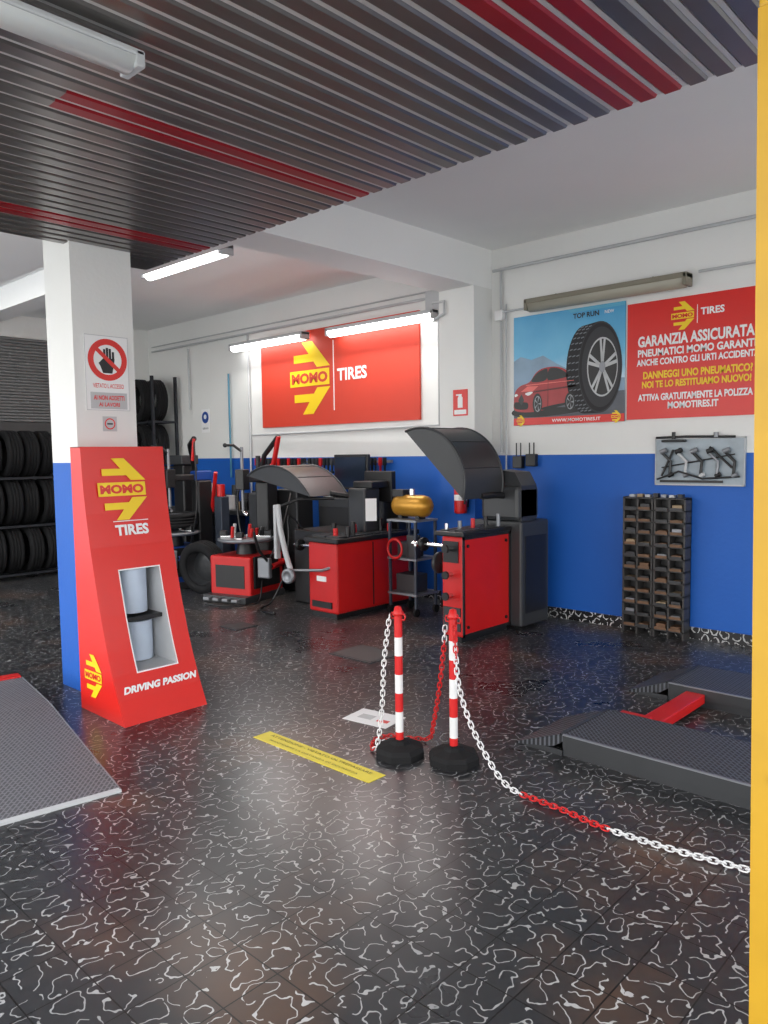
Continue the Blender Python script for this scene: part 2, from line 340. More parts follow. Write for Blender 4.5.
PCR=mat('poster_car_red',(.34,.01,.014),.3,var=.35,nscale=5); PCD=mat('poster_car_dark_red',(.1,.004,.006),.4); PCH=mat('poster_car_highlight',(.75,.12,.1),.3)
b=B(); b.M=wallframe(-3.70,2.385,W-.014)
b.box((-.58,-.525,-.012),(.58,.525,0),SKYP)
b.poly([(-.58,-.525),(.58,-.525),(.58,-.2),(-.58,-.26)],.001,mat('poster_road',(.10,.11,.13),.5,var=.4,nscale=8))
b.poly([(-.58,-.2),(-.58,.1),(-.5,.14),(-.38,.1),(-.25,.13),(-.1,.04),(.1,-.06),(.3,-.12),(.58,-.14),(.58,-.25),(-.58,-.27)],.0012,mat('poster_hill',(.25,.36,.48),.5,var=.3))
def P2(l): return [(p.x,p.y) for p in spline([(a,c,0) for a,c in l],5,True)]
b.poly(P2([(-.575,-.43),(-.3,-.45),(.12,-.42),(.1,-.38),(-.3,-.36),(-.57,-.37)]),.0015,BLK)
b.poly(P2([(-.56,-.38),(-.577,-.28),(-.56,-.19),(-.5,-.14),(-.4,-.11),(-.33,-.03),(-.25,.01),(-.12,.015),(-.02,-.015),(.06,-.08),(.11,-.13),(.12,-.25),(.1,-.33),(-.1,-.36),(-.35,-.4)]),.002,PCR)
b.poly(P2([(-.375,-.11),(-.32,-.035),(-.25,-.005),(-.2,-.005),(-.22,-.105)]),.003,BLK)
b.poly(P2([(-.195,-.105),(-.18,-.003),(-.1,-.0),(-.03,-.03),(.02,-.08),(-.05,-.1)]),.003,BLK)
b.poly([(-.44,-.135),(.08,-.125),(.08,-.13),(-.44,-.145)],.0031,PCH); b.poly([(-.35,-.2),(.1,-.17),(.1,-.185),(-.35,-.215)],.003,PCD); b.poly(P2([(-.24,-.36),(-.02,-.33),(-.02,-.35),(-.24,-.385)]),.003,BLK)
b.poly([(-.2,-.36),(-.195,-.1),(-.19,-.1),(-.193,-.36)],.0034,PCD); b.poly([(-.42,-.15),(-.5,-.2),(-.36,-.2),(-.3,-.155)],.0031,PCH)
b.poly(P2([(-.56,-.36),(-.57,-.3),(-.5,-.3),(-.42,-.31),(-.43,-.37)]),.0032,BLK); b.poly([(-.53,-.28),(-.49,-.22),(-.46,-.28),(-.49,-.33)],.0036,DGR)
b.poly(P2([(-.45,-.22),(-.4,-.205),(-.36,-.21),(-.41,-.24)]),.0036,WHT); b.poly(P2([(-.57,-.23),(-.55,-.215),(-.53,-.23),(-.56,-.245)]),.0036,WHT)
for cx,ry in ((-.31,.1),(.04,.09)):
    b.disc(cx,-.325,.052,ry,.0036,.0042,BLK); b.disc(cx+.004,-.325,.038,ry*.76,.0042,.005,GRY); b.disc(cx+.004,-.325,.034,ry*.66,.005,.0052,BLK)
    for k in range(5):
        a=2*math.pi*k/5; b.poly([(cx+.004+.036*math.cos(a-.15),-.325+ry*.7*math.sin(a-.15)),(cx+.004+.036*math.cos(a+.15),-.325+ry*.7*math.sin(a+.15)),(cx+.004,-.325)],.0055,GRY)
PT=mat('poster_tyre',(.012,.012,.014),.6); PTS=mat('poster_tyre_side',(.035,.035,.04),.6); PTG=mat('poster_tread',(.16,.17,.19),.6)
b.disc(.19,-.04,.19,.40,.002,.003,PT); b.poly([(.19,.36),(.33,.38),(.33,-.44),(.19,-.44)],.0031,PT); b.disc(.34,-.03,.215,.41,.0032,.004,PTS); b.disc(.34,-.03,.205,.395,.004,.0042,PT); b.disc(.35,-.03,.19,.36,.0042,.0044,PTS)
for k in range(17):
    t=math.radians(58-116*k/16*1.0); yy=-.04+.395*math.sin(t*1.28); xx=.19-.185*math.cos(t*1.28)
    for o_ in (.01,.05,.09):
        b.poly([(xx+o_,yy+.008),(xx+o_+.03,yy+.016),(xx+o_+.03,yy+.005),(xx+o_,yy-.003)],.0038,PTG)
b.disc(.365,-.03,.15,.265,.0045,.005,LGR); b.disc(.367,-.03,.14,.25,.0052,.006,BLK)
for k in range(5):
    a=2*math.pi*k/5+.3
    for da in (-.14,.14):
        ca,sa=math.cos(a+da),math.sin(a+da)
        b.add([(.367+.01*sa,-.03-.014*ca,.007),(.367+.14*ca+.01*sa,-.03+.25*sa-.016*ca,.007),(.367+.14*ca-.01*sa,-.03+.25*sa+.016*ca,.007),(.367-.01*sa,-.03+.014*ca,.007)],[(0,1,2,3)],LGR)
b.disc(.367,-.03,.03,.05,.007,.008,GRY)
b.poly([(.0,.525),(.58,.525),(.58,.49),(.05,.49)],.0025,mat('poster_banner',(.1,.4,.6),.4)); b.text('TOP RUN',.2,.455,BLK,width=.26,c=.003,bold=.03); b.text('NEW',.43,.455,WHT,width=.09,c=.003)
b.add([(-.58,-.525,.003),(.58,-.525,.003),(.58,-.455,.003),(-.58,-.455,.003)],[(0,1,2,3)],REDF); b.text('WWW.MOMOTIRES.IT',.1,-.49,WHT,width=.5,height=.03,c=.004)
logo(b,-.5,-.48,.08,YEL,REDF,.004); logo(b,.5,-.48,.08,YEL,REDF,.004)
b.done('tyre_poster')

b=B(); b.M=wallframe(-2.40,2.37,W-.014)
b.box((-.7,-.5,-.012),(.72,.5,0),REDF); logo(b,-.215,.345,.17,YEL,REDF,.002)
b.box((-.095,.27,0),(-.09,.42,.002),WHT); b.text('TIRES',.03,.36,WHT,width=.19,c=.003,bold=.03)
for t,y,w,m,h,xc in [('GARANZIA ASSICURATA',.165,.96,WHT,.095,-.12),('PNEUMATICI MOMO GARANTITI',.065,1.03,WHT,.065,-.085),('ANCHE CONTRO GLI URTI ACCIDENTALI!',-.015,1.06,WHT,.058,-.08),('DANNEGGI UNO PNEUMATICO?',-.125,.9,YEL,.065,-.1),('NOI TE LO RESTITUIAMO NUOVO!',-.205,.9,YEL,.06,-.11),('ATTIVA GRATUITAMENTE LA POLIZZA',-.315,.95,WHT,.06,-.12),('MOMOTIRES.IT',-.39,.42,WHT,.06,-.12)]:
    b.text(t,xc,y,m,width=w,height=h,c=.003,bold=.035)
b.done('warranty_poster')

b=B(); b.M=wallframe(-4.72,2.1,6.148); b.box((-.09,-.13,0),(.09,.13,.006),REDF)
b.add([(-.075,-.115,.007),(.075,-.115,.007),(.075,-.07,.007),(-.075,-.07,.007)],[(0,1,2,3)],WHT)
b.prism([(-.03,-.05),(.03,-.05),(.03,.05),(.015,.07),(-.015,.07),(-.03,.05)],.006,.008,WHT); b.box((-.05,.07,.006),(.02,.085,.008),WHT)
b.done('extinguisher_sign')
b=B(); b.M=Matrix.Translation((-4.66,6.06,1.0))@Matrix.Diagonal((.8,.8,.72,1))
b.lathe((0,0,0),(0,0,1),[(.0,0),(.075,0),(.08,.03),(.08,.38),(.06,.44),(.025,.47),(.025,.5),(0,.5)],RED)
b.box((-.04,-.03,.48),(.06,.03,.515),BLK,.005); b.tube([(.02,-.01,.48),(.1,-.03,.46),(.11,-.04,.28),(.09,-.04,.13)],.012,BLK)
b.lathe((0,0,.18),(0,0,1),[(.0815,0),(.0815,.08)],WHT); b.box((-.05,.08,.08),(.05,.105,.38),BLK)
b.done('fire_extinguisher')
b=B(); b.M=wallframe(-9.65,2.12,W-.002); b.box((-.1,-.17,0),(.1,.17,.005),WHT); b.disc(0,.05,.085,.085,.005,.007,BLU); b.disc(0,.06,.035,.035,.007,.008,WHT); b.text('OBBLIGO',0,-.11,BLK,width=.15,c=.007)
b.done('mandatory_sign')

b=B(); b.M=xframe(-4.948,2.54,2.2)
b.box((-.16,-.28,0),(.15,.22,.006),WHT); b.box((-.16,-.28,.006),(.15,-.276,.007),LGR); b.box((-.16,.216,.006),(.15,.22,.007),LGR); b.box((-.16,-.28,.006),(-.157,.22,.007),LGR); b.box((.147,-.28,.006),(.15,.22,.007),LGR)
b.ring(0,.06,.14,.1,.0075,REDF)
b.add([(-.1,.13,.008),(-.08,.15,.008),(.1,-.01,.008),(.08,-.03,.008)],[(0,1,2,3)],REDF)
b.prism([(-.035,-.03),(.03,-.03),(.045,.03),(.05,.07),(-.03,.07),(-.065,.035),(-.055,.02)],.006,.0072,BLK)
for k,(x,h) in enumerate([(-.022,.05),(-.002,.06),(.018,.055),(.04,.035)]): b.box((x-.008,.06,.006),(x+.008,.08+h,.0072),BLK)
b.text('VIETATO L ACCESSO',0,-.115,REDF,width=.22,height=.03,c=.007); b.box((-.13,-.27,.006),(.13,-.16,.008),LGR); b.text('AI NON ADDETTI',0,-.195,REDF,width=.22,height=.032,c=.009,bold=.03); b.text('AI LAVORI',0,-.24,REDF,width=.15,height=.028,c=.009,bold=.03)
b.box((-.05,-.42,0),(.05,-.32,.004),LGR); b.ring(0,-.37,.038,.03,.005,REDF); b.box((-.02,-.375,.004),(.02,-.365,.005),BLK)
b.done('no_entry_sign')

# ---------------------------------------------------------------- pillar display stand
prof=[(1.67,-4.60),(1.45,-4.585),(1.25,-4.558),(1.05,-4.522),(.85,-4.475),(.65,-4.425),(.45,-4.365),(.3,-4.31),(.15,-4.245),(0,-4.17)]
def dx(z):
    for (z1,x1),(z0,x0) in zip(prof,prof[1:]):
        if z0<=z<=z1: return x0+(x1-x0)*(z-z0)/(z1-z0)
    return prof[0][1]
b=B(); ya,yb=2.16,2.73; hy0,hy1,hz0,hz1=2.325,2.60,.28,.89
ns=24; zs=sorted(set([i*1.67/ns for i in range(ns+1)]+[hz0,hz1]))
for z0,z1 in zip(zs,zs[1:]):
    segs=[(ya,yb)] if (z1<=hz0+1e-6 or z0>=hz1-1e-6) else [(ya,hy0),(hy1,yb)]
    for s0,s1 in segs:
        b.add([(dx(z0),s0,z0),(dx(z0),s1,z0),(dx(z1),s1,z1),(dx(z1),s0,z1)],[(0,1,2,3)],REDF,True)
    for y in (ya,yb):
        b.add([(-4.73,y,z0),(dx(z0),y,z0),(dx(z1),y,z1),(-4.73,y,z1)],[(0,1,2,3)],REDF)
    if len(segs)==2:
        for y in (hy0,hy1): b.add([(max(dx(z0)-.3,-4.72),y,z0),(dx(z0),y,z0),(dx(z1),y,z1),(max(dx(z1)-.3,-4.72),y,z1)],[(0,1,2,3)],LGR)
b.box((-4.735,ya,0),(-4.73,yb,1.67),REDF); b.box((-4.73,ya,1.665),(-4.6,yb,1.67),REDF)
b.box((-4.725,hy0,hz0),(-4.72,hy1,hz1),LGR); b.box((-4.72,hy0,hz0-.005),(dx(hz0),hy1,hz0),LGR); b.box((-4.72,hy0,hz1),(dx(hz1),hy1,hz1+.005),LGR)
b.box((-4.72,hy0+.0,.56),(-4.46,hy1,.585),BLK); b.box((-4.58,2.46,.28),(-4.56,2.49,.6),BLK)
PBL=mat('pale_blue_plastic',(.5,.58,.7),.5)
b.cyl((-4.6,2.46,.6),(-4.6,2.46,.885),.1,PBL,seg=24); b.cyl((-4.6,2.49,.285),(-4.6,2.49,.54),.1,PBL,seg=24)
e=.0025
for (za,zb,y0_,y1_) in ((hz0-.008,hz0,hy0-.008,hy1+.008),(hz1,hz1+.008,hy0-.008,hy1+.008),(hz0,hz1,hy0-.008,hy0),(hz0,hz1,hy1,hy1+.008)):
    zz=[za+(zb-za)*k/8 for k in range(9)]
    for q0,q1 in zip(zz,zz[1:]): b.add([(dx(q0)+e,y0_,q0),(dx(q0)+e,y1_,q0),(dx(q1)+e,y1_,q1),(dx(q1)+e,y0_,q1)],[(0,1,2,3)],WHT)
def tilt(z,y):
    u=Vector((dx(z+.05)-dx(z-.05),0,.1)); return frame((dx(z)+.004,y,z),(0,1,0),u)
b.M=frame((dx(1.38)+.008,2.41,1.40),(0,1,0),(dx(1.55)-dx(1.22),0,.33)); logo(b,0,0,.29,YEL,REDF,.002)
b.M=tilt(1.14,2.45); b.text('TIRES',0,0,WHT,width=.23,height=.07,bold=.04,c=.004)
b.box((-.12,.055,0),(.12,.06,.004),WHT)
b.M=tilt(.19,2.45); b.text('DRIVING PASSION',0,0,WHT,width=.5,height=.045,bold=.05,c=.006,skew=.3)
b.M=frame((-4.55,ya-.002,.24),(1,0,0),(0,0,1)); logo(b,0,0,.2,YEL,REDF,.001)
b.M=Matrix.Identity(4)
b.done('display_stand',recalc=False)

# ---------------------------------------------------------------- posts and chain
def octo(r): return [(r*math.cos(math.pi/8+k*math.pi/4),r*math.sin(math.pi/8+k*math.pi/4)) for k in range(8)]
def post(x,y):
    b=B(); b.M=Matrix.Translation((x,y,0))
    rings=[(.135,0),(.135,.035),(.12,.055),(.06,.07),(.045,.085),(.03,.09)]
    vs=[(q[0],q[1],z) for r,z in rings for q in octo(r)]
    b.add(vs,[(j*8+k,j*8+(k+1)%8,(j+1)*8+(k+1)%8,(j+1)*8+k) for j in range(len(rings)-1) for k in range(8)]+[list(range(40,48))],BLKR)
    zz=[.07,.13,.24,.34,.44,.54,.64,.76]
    for k,(a,c) in enumerate(zip(zz,zz[1:])): b.cyl((0,0,a),(0,0,c),.0215,WHTCH if k%2==1 else REDCH,seg=20,caps=False)
    b.lathe((0,0,.755),(0,0,1),[(.0215,0),(.03,.0),(.03,.015),(.022,.025),(.018,.045),(.0,.052)],REDCH)
    for e in (-1,1): b.tube([(e*.025,0,.762),(e*.045,0,.765),(e*.05,0,.75),(e*.045,0,.735),(e*.025,0,.735)],.004,REDCH,6)
    return b.done('chain_post')
P1=(-2.67,2.93); PP2=(-2.40,3.05)
post(*P1); post(*PP2)
def chain(b,pts,colf,pitch_=.027,Lk=.038,Wk=.022,r=.0036):
    P=spline(pts); d=[0]
    for a,c in zip(P,P[1:]): d.append(d[-1]+(c-a).length)
    n=int(d[-1]/pitch_); j=0
    for k in range(n):
        s_=k*pitch_
        while d[j+1]<s_: j+=1
        t=(s_-d[j])/max(1e-6,d[j+1]-d[j]); p=P[j].lerp(P[j+1],t); dr=(P[j+1]-P[j]).normalized()
        up=Vector((0,0,1)) if abs(dr.z)<.9 else Vector((1,0,0))
        sd=dr.cross(up).normalized(); nn=dr.cross(sd)
        a=math.pi/4*(1 if k%2 else -1); u=sd*math.cos(a)+nn*math.sin(a); w=dr.cross(u)
        p.z=max(p.z,.016)
        vs=[];seg=12
        for i in range(seg):
            an=2*math.pi*i/seg; ca,sa=math.cos(an),math.sin(an)
            c=p+dr*((Lk-Wk)/2*(1 if ca>1e-6 else -1 if ca<-1e-6 else 0)+Wk/2*ca)+u*(Wk/2*sa)
            o=dr*ca+u*sa
            for kk in range(5):
                bb=2*math.pi*kk/5; vs.append(c+(o*math.cos(bb)+w*math.sin(bb))*r)
        b.add(vs,[(i*5+kk,i*5+(kk+1)%5,((i+1)%seg)*5+(kk+1)%5,((i+1)%seg)*5+kk) for i in range(seg) for kk in range(5)],colf(s_/d[-1]),True)
b=B()
chain(b,[(P1[0]-.045,P1[1]-.02,.74),(P1[0]-.06,P1[1]-.05,.5),(P1[0]-.07,P1[1]-.06,.25),(P1[0]-.1,P1[1]-.07,.05),(P1[0]-.17,P1[1]-.04,.015),(-2.9,3.0,.015),(-2.86,3.08,.015),(-2.78,3.05,.015),(-2.84,2.98,.03)],lambda t: WHTCH if t<.62 else REDCH)
chain(b,[(-2.84,3.0,.015),(-2.76,3.12,.015),(-2.66,3.16,.03),(-2.6,3.13,.14),(-2.52,3.08,.35),(-2.46,3.05,.6),(PP2[0]-.05,PP2[1],.74)],lambda t: WHTCH if t<.12 or t>.9 else REDCH)
chain(b,[(PP2[0]+.03,PP2[1]-.03,.74),(-2.36,3.02,.6),(-2.33,3.0,.45),(-2.26,2.98,.3),(-2.16,2.96,.17),(-2.03,2.94,.05),(-1.91,2.93,.015),(-1.7,2.92,.015),(-1.46,2.89,.015),(-1.16,2.91,.015),(-.9,2.95,.015),(-.3,3.0,.015)],lambda t: REDCH if t<.07 or .37<t<.54 or t>.77 else WHTCH)
b.done('plastic_chain')

b=B(); b.box((-3.47,2.57,0),(-2.55,2.69,.003),YELS); b.M=frame((-3.01,2.63,.003),(1,0,0),(0,1,0))
DK=mat('ink_dark',(.25,.2,.03),.6)
b.text('ATTENZIONE - VIETATO OLTREPASSARE',0,.025,DK,width=.8,height=.02,c=.001); b.text('MANTENERE LA DISTANZA DI SICUREZZA',0,-.025,DK,width=.7,height=.014,c=.001)
b.done('floor_sticker')
b=B(); b.M=Matrix.Translation((-3.17,3.25,0))@Matrix.Rotation(.15,4,'Z'); b.box((-.16,-.11,0),(.16,.11,.002),WHT); b.box((-.1,-.04,.002),(.0,.03,.0025),LGR); b.box((.04,-.04,.002),(.12,.0,.0025),REDF); b.done('paper_sheet')
COV=mat('cover_metal',(.07,.07,.07),.5,.3)
b=B(); b.box((-4.5,4.1,0),(-4.03,4.47,.006),DGR); b.box((-4.48,4.12,.006),(-4.05,4.45,.008),COV); b.done('floor_cover')
b=B(); b.box((-6.0,4.1,0),(-5.75,4.35,.006),DGR); b.box((-5.98,4.12,.006),(-5.77,4.33,.008),COV); b.done('floor_cover')

# ---------------------------------------------------------------- lifts
b=B()
def plat(y0,y1,x0,xr,x1,h):
    b.prismY([(x0,.0),(x0,.012),(xr,h),(x1,h),(x1,h-.03),(xr+.02,h-.03),(xr-.05,h*.35)],y0,y1,TREAD)
    b.box((xr,y0+.015,.0),(x1,y0+.06,h-.02),DGR); b.box((xr,y1-.06,0),(x1,y1-.015,h-.02),DGR)
    b.box((x0+.05,y0+.004,0),(xr,y0+.012,.03),DGR)
    b.box((xr+.01,y0-.006,h-.07),(x1,y0,h-.004),DGR); b.box((xr+.01,y0-.008,h-.004),(x1,y0+.006,h+.003),GRY)
    b.box((xr-.01,y0,h-.006),(xr+.01,y1,h+.003),DGR)
plat(3.48,4.0,-2.3,-2.02,.6,.12)
plat(4.72,5.24,-2.25,-1.98,.6,.12)
b.box((-1.86,4.0,.03),(-1.74,4.72,.09),RED,.008); b.box((-.3,4.0,.03),(-.18,4.72,.09),RED,.008)
b.box((-1.98,4.01,.04),(-1.8,4.1,.1),RED,.006)
b.done('scissor_lift')
b=B()
b.M=Matrix.Translation((-3.38,1.71,0))@Matrix.Rotation(math.radians(-9),4,'Z')
b.prismY([(0,0),(0,.012),(-1.25,.12),(-1.95,.12),(-1.95,.08),(-1.25,.08)],-.75,0,TREADL)
b.box((-1.95,-.75,0),(-1.3,-.7,.08),GRY); b.box((-1.95,-.05,0),(-1.3,0,.08),GRY)
b.prismY([(0,0),(0,.016),(-1.25,.124),(-1.95,.124),(-1.95,.1),(-1.25,.1)],0,.006,GRY); b.prismY([(0.01,0),(0.01,.012),(-.015,.016),(-.015,0)],-.75,0.006,LGR)
b.box((-1.3,-.012,.0),(-.3,0,.045),GRY)
b.box((-2.05,-.9,.05),(-1.95,.0,.13),RED,.006); b.box((-2.6,-.7,.04),(-2.05,-.1,.1),RED,.006)
b.done('lift_ramp')

# ---------------------------------------------------------------- machines
def hood(b,y0,y1,p0,p1,bul,m=GUARD,th=.012):
    p0=Vector((p0[0],0,p0[1])); p1=Vector((p1[0],0,p1[1])); ch=(p1-p0); c=ch.length; rr=c*c/(8*bul)+bul/2
    up=Vector((-ch.z,0,ch.x)).normalized()
    if up.z<0: up=-up
    mid=(p0+p1)/2; cen=mid-up*(rr-bul); d=ch.normalized(); half=math.asin(min(1,c/2/rr))
    if bul>rr: half=math.pi-half
    n=20; A=[cen+(d*math.sin(t)+up*math.cos(t))*rr for t in [-half+2*half*k/n for k in range(n+1)]]
    Bn=[cen+(d*math.sin(t)+up*math.cos(t))*(rr-th) for t in [-half+2*half*k/n for k in range(n+1)]]
    vs=[]
    for q in A: vs+=[(q.x,y0,q.z),(q.x,y1,q.z)]
    for q in Bn: vs+=[(q.x,y0,q.z),(q.x,y1,q.z)]
    o=2*(n+1)
    b.add(vs,[(2*k,2*k+1,2*k+3,2*k+2) for k in range(n)]+[(o+2*k,o+2*k+1,o+2*k+3,o+2*k+2) for k in range(n)],m,True)
    b.add(vs,[(0,1,o+1,o),(2*n,2*n+1,o+2*n+1,o+2*n)]+[(2*k,2*k+2,o+2*k+2,o+2*k) for k in range(n)]+[(2*k+1,2*k+3,o+2*k+3,o+2*k+1) for k in range(n)],m)
    for y in (y0,y1):
        poly=[(q.x,q.z) for q in A]; e=.008 if y==y0 else -.008
        b.prismY(poly,y,y+e,m)
        b.tube([(q.x,y,q.z) for q in A],.012,DGR,6)
    for k in (5,10,15): b.tube([(A[k].x,y0,A[k].z),(A[k].x,y1,A[k].z)],.007,DGR,6)
# right balancer
b=B()
X1=-3.86; Y0,Y1=5.04,5.74
b.box((-4.08,Y0,.05),(X1,Y1,.9),RED,.015); b.box((-4.06,Y0+.02,0),(X1-.03,Y1-.02,.06),BLK)
for y in (Y0+.012,Y1-.012): b.box((X1-.002,y-.012,.05),(X1+.008,y+.012,.9),BLK)
b.box((X1-.002,Y0,.875),(X1+.008,Y1,.9),BLK); b.box((X1-.002,Y0,.05),(X1+.008,Y1,.075),BLK)
for y,z in ((Y0+.07,.13),(Y1-.07,.13),(Y0+.07,.82),(Y1-.07,.82)): b.cyl((X1,y,z),(X1+.012,y,z),.014,BLK)
b.box((-4.3,Y1,.03),(-3.74,6.2,.98),DGR,.02); b.box((-3.745,Y1+.06,.15),(-3.735,6.14,.85),BLK)
b.box((-4.14,Y0-.02,.9),(X1+.02,Y1,.94),BLK,.01)
for k in range(3):
    for j in range(4): b.box((-4.12+.09*k,Y0+.03+.16*j,.94),(-4.05+.09*k,Y0+.16+.16*j,.95),DGR)
for k in range(5): b.cyl((-4.09+.05*k,Y0+.08+.12*k,.94),(-4.09+.05*k,Y0+.08+.12*k,1.0+.015*k),.018,[CHR,GRY,REDCH,BLK,GRY][k],seg=12)
b.box((-4.2,5.76,.98),(-3.78,6.1,1.3),DGR,.04)
b.prismY([(-3.78,.98),(-3.78,1.3),(-3.85,1.42),(-4.05,1.44),(-4.18,1.3),(-4.18,.98)],5.8,6.05,DGR)
b.tube([(-4.08,5.2,.79),(-4.55,5.2,.79)],.018,CHR,12); b.lathe((-4.1,5.2,.79),(-1,0,0),[(.0,-.02),(.1,-.02),(.1,.01),(.05,.03),(.03,.06),(0,.06)],GRY)
b.lathe((-4.4,5.2,.79),(-1,0,0),[(.02,0),(.06,.0),(.06,.03),(.035,.07),(.02,.08)],BLK); b.box((-4.45,5.1,.775),(-4.42,5.3,.805),CHR,.005)
b.tube([(-4.1,5.3,.62),(-4.35,5.3,.62)],.02,BLK); b.lathe((-4.3,5.3,.62),(-1,0,0),[(0,0),(.09,0),(.1,.02),(.09,.04),(0,.04)],DGR)
for z in (.8,.58,.4): b.cyl((-3.98,Y0,z),(-3.98,Y0-.07,z),.02,CHR); b.cyl((-3.98,Y0-.07,z),(-3.98,Y0-.09,z),.034,BLK)
b.box((-4.06,Y0-.012,.1),(-3.88,Y0,.3),DGR); b.box((-4.06,Y0-.01,.68),(-3.9,Y0,.86),BLK)
hood(b,5.2,5.76,(-3.97,1.20),(-4.62,1.80),.27)
b.tube([(-3.97,5.45,1.22),(-3.95,5.65,1.22),(-3.95,5.9,1.2)],.03,BLK)
b.done('wheel_balancer')
# centre balancer
b=B()
b.box((-5.76,5.0,.05),(-5.35,6.2,.74),RED,.02); b.box((-5.74,5.02,0),(-5.38,6.18,.06),BLK)
b.box((-5.355,5.5,.08),(-5.343,5.51,.72),BLK); b.box((-5.355,6.05,.3),(-5.34,6.12,.5),BLK)
b.box((-5.7,4.985,.1),(-5.42,5.0,.16),BLK); b.box((-5.63,4.99,.36),(-5.5,5.0,.41),WHT)
b.box((-5.8,4.98,.74),(-5.32,6.2,.79),BLK,.012)
for k in range(8):
    b.box((-5.76,5.05+.12*k,.79),(-5.56,5.14+.12*k,.805),DGR); b.box((-5.54,5.05+.12*k,.79),(-5.36,5.14+.12*k,.805),DGR)
random.seed(21)
for k in range(16):
    x=-5.72+.36*random.random(); y=5.1+1.0*random.random(); h=.04+.1*random.random(); b.cyl((x,y,.8),(x,y,.8+h),.025,random.choice([BLK,GRY,DGR,REDCH,BLK]),seg=12)
b.box((-5.75,5.55,.79),(-5.5,5.78,1.25),DGR,.02); b.box((-5.75,5.95,.79),(-5.4,6.08,1.1),BLK,.01)
b.box((-5.72,5.6,1.25),(-5.45,5.95,1.32),BLK,.01); b.box((-5.8,5.85,1.1),(-5.4,5.92,1.42),BLK,.01)
hood(b,5.1,5.62,(-5.83,1.18),(-6.86,1.38),.2)
b.tube([(-5.85,5.4,1.2),(-5.7,5.65,1.15),(-5.65,5.7,.9)],.03,BLK)
b.box((-6.4,5.35,.0),(-5.76,5.95,.8),BLK,.02)
b.tube(spline([(-6.3,5.4,.8),(-6.35,5.25,.95),(-6.3,5.2,.7),(-6.4,5.2,.3),(-6.5,5.1,.02),(-6.3,4.8,.015),(-6.0,4.75,.015)],6),.012,BLK)
b.tube([(-5.76,5.2,.66),(-6.2,5.2,.66)],.018,CHR,12); b.lathe((-5.8,5.2,.66),(-1,0,0),[(0,-.02),(.12,-.02),(.12,.01),(.05,.03),(0,.05)],GRY)
b.lathe((-6.1,5.2,.66),(-1,0,0),[(.02,0),(.06,0),(.06,.03),(.03,.07),(0,.07)],BLK)
b.box((-6.13,4.86,.55),(-6.09,4.92,1.1),LGR,.008); b.tube([(-6.1,4.9,1.1),(-6.04,4.88,.85),(-5.96,4.88,.6),(-5.88,4.88,.42)],.028,LGR,10); b.lathe((-5.88,4.84,.4),(.2,-1,0),[(0,-.02),(.075,-.02),(.075,.02),(.05,.03),(.045,.02),(0,.02)],GRY)
b.tube([(-5.88,4.9,.45),(-5.5,4.95,.48),(-5.45,5.01,.5)],.014,GRY); b.tube([(-6.1,4.92,1.08),(-6.0,5.1,1.15),(-5.8,5.4,1.15)],.016,BLK)
b.add([(-5.46,5.52,1.15),(-5.38,5.6,1.15),(-5.38,5.6,.92),(-5.46,5.52,.92)],[(0,1,2,3)],WHT)
b.done('wheel_balancer')

def tyre(b,c,axis,r=.33,w=.21,ri=.21,rim=None):
    h=w/2; pr=[(ri,-h*.75),(ri+.02,-h*.95),(ri+(r-ri)*.5,-h),(r-.03,-h*.97),(r-.008,-h*.82),(r,-h*.7),
        (r,-h*.45),(r-.012,-h*.43),(r-.012,-h*.36),(r,-h*.34),(r,-h*.08),(r-.012,-h*.06),(r-.012,h*.06),(r,h*.08),(r,h*.34),(r-.012,h*.36),(r-.012,h*.43),(r,h*.45),
        (r,h*.7),(r-.008,h*.82),(r-.03,h*.97),(ri+(r-ri)*.5,h),(ri+.02,h*.95),(ri,h*.75),(ri+.015,0)]
    b.lathe(c,axis,pr,BLKR,24,closed=True)
    if rim: b.lathe(c,axis,[(ri,-h*.7),(ri,h*.7),(ri-.015,h*.72),(ri-.03,h*.3),(.06,h*.45),(.03,h*.4),(0,h*.4)],rim,24)
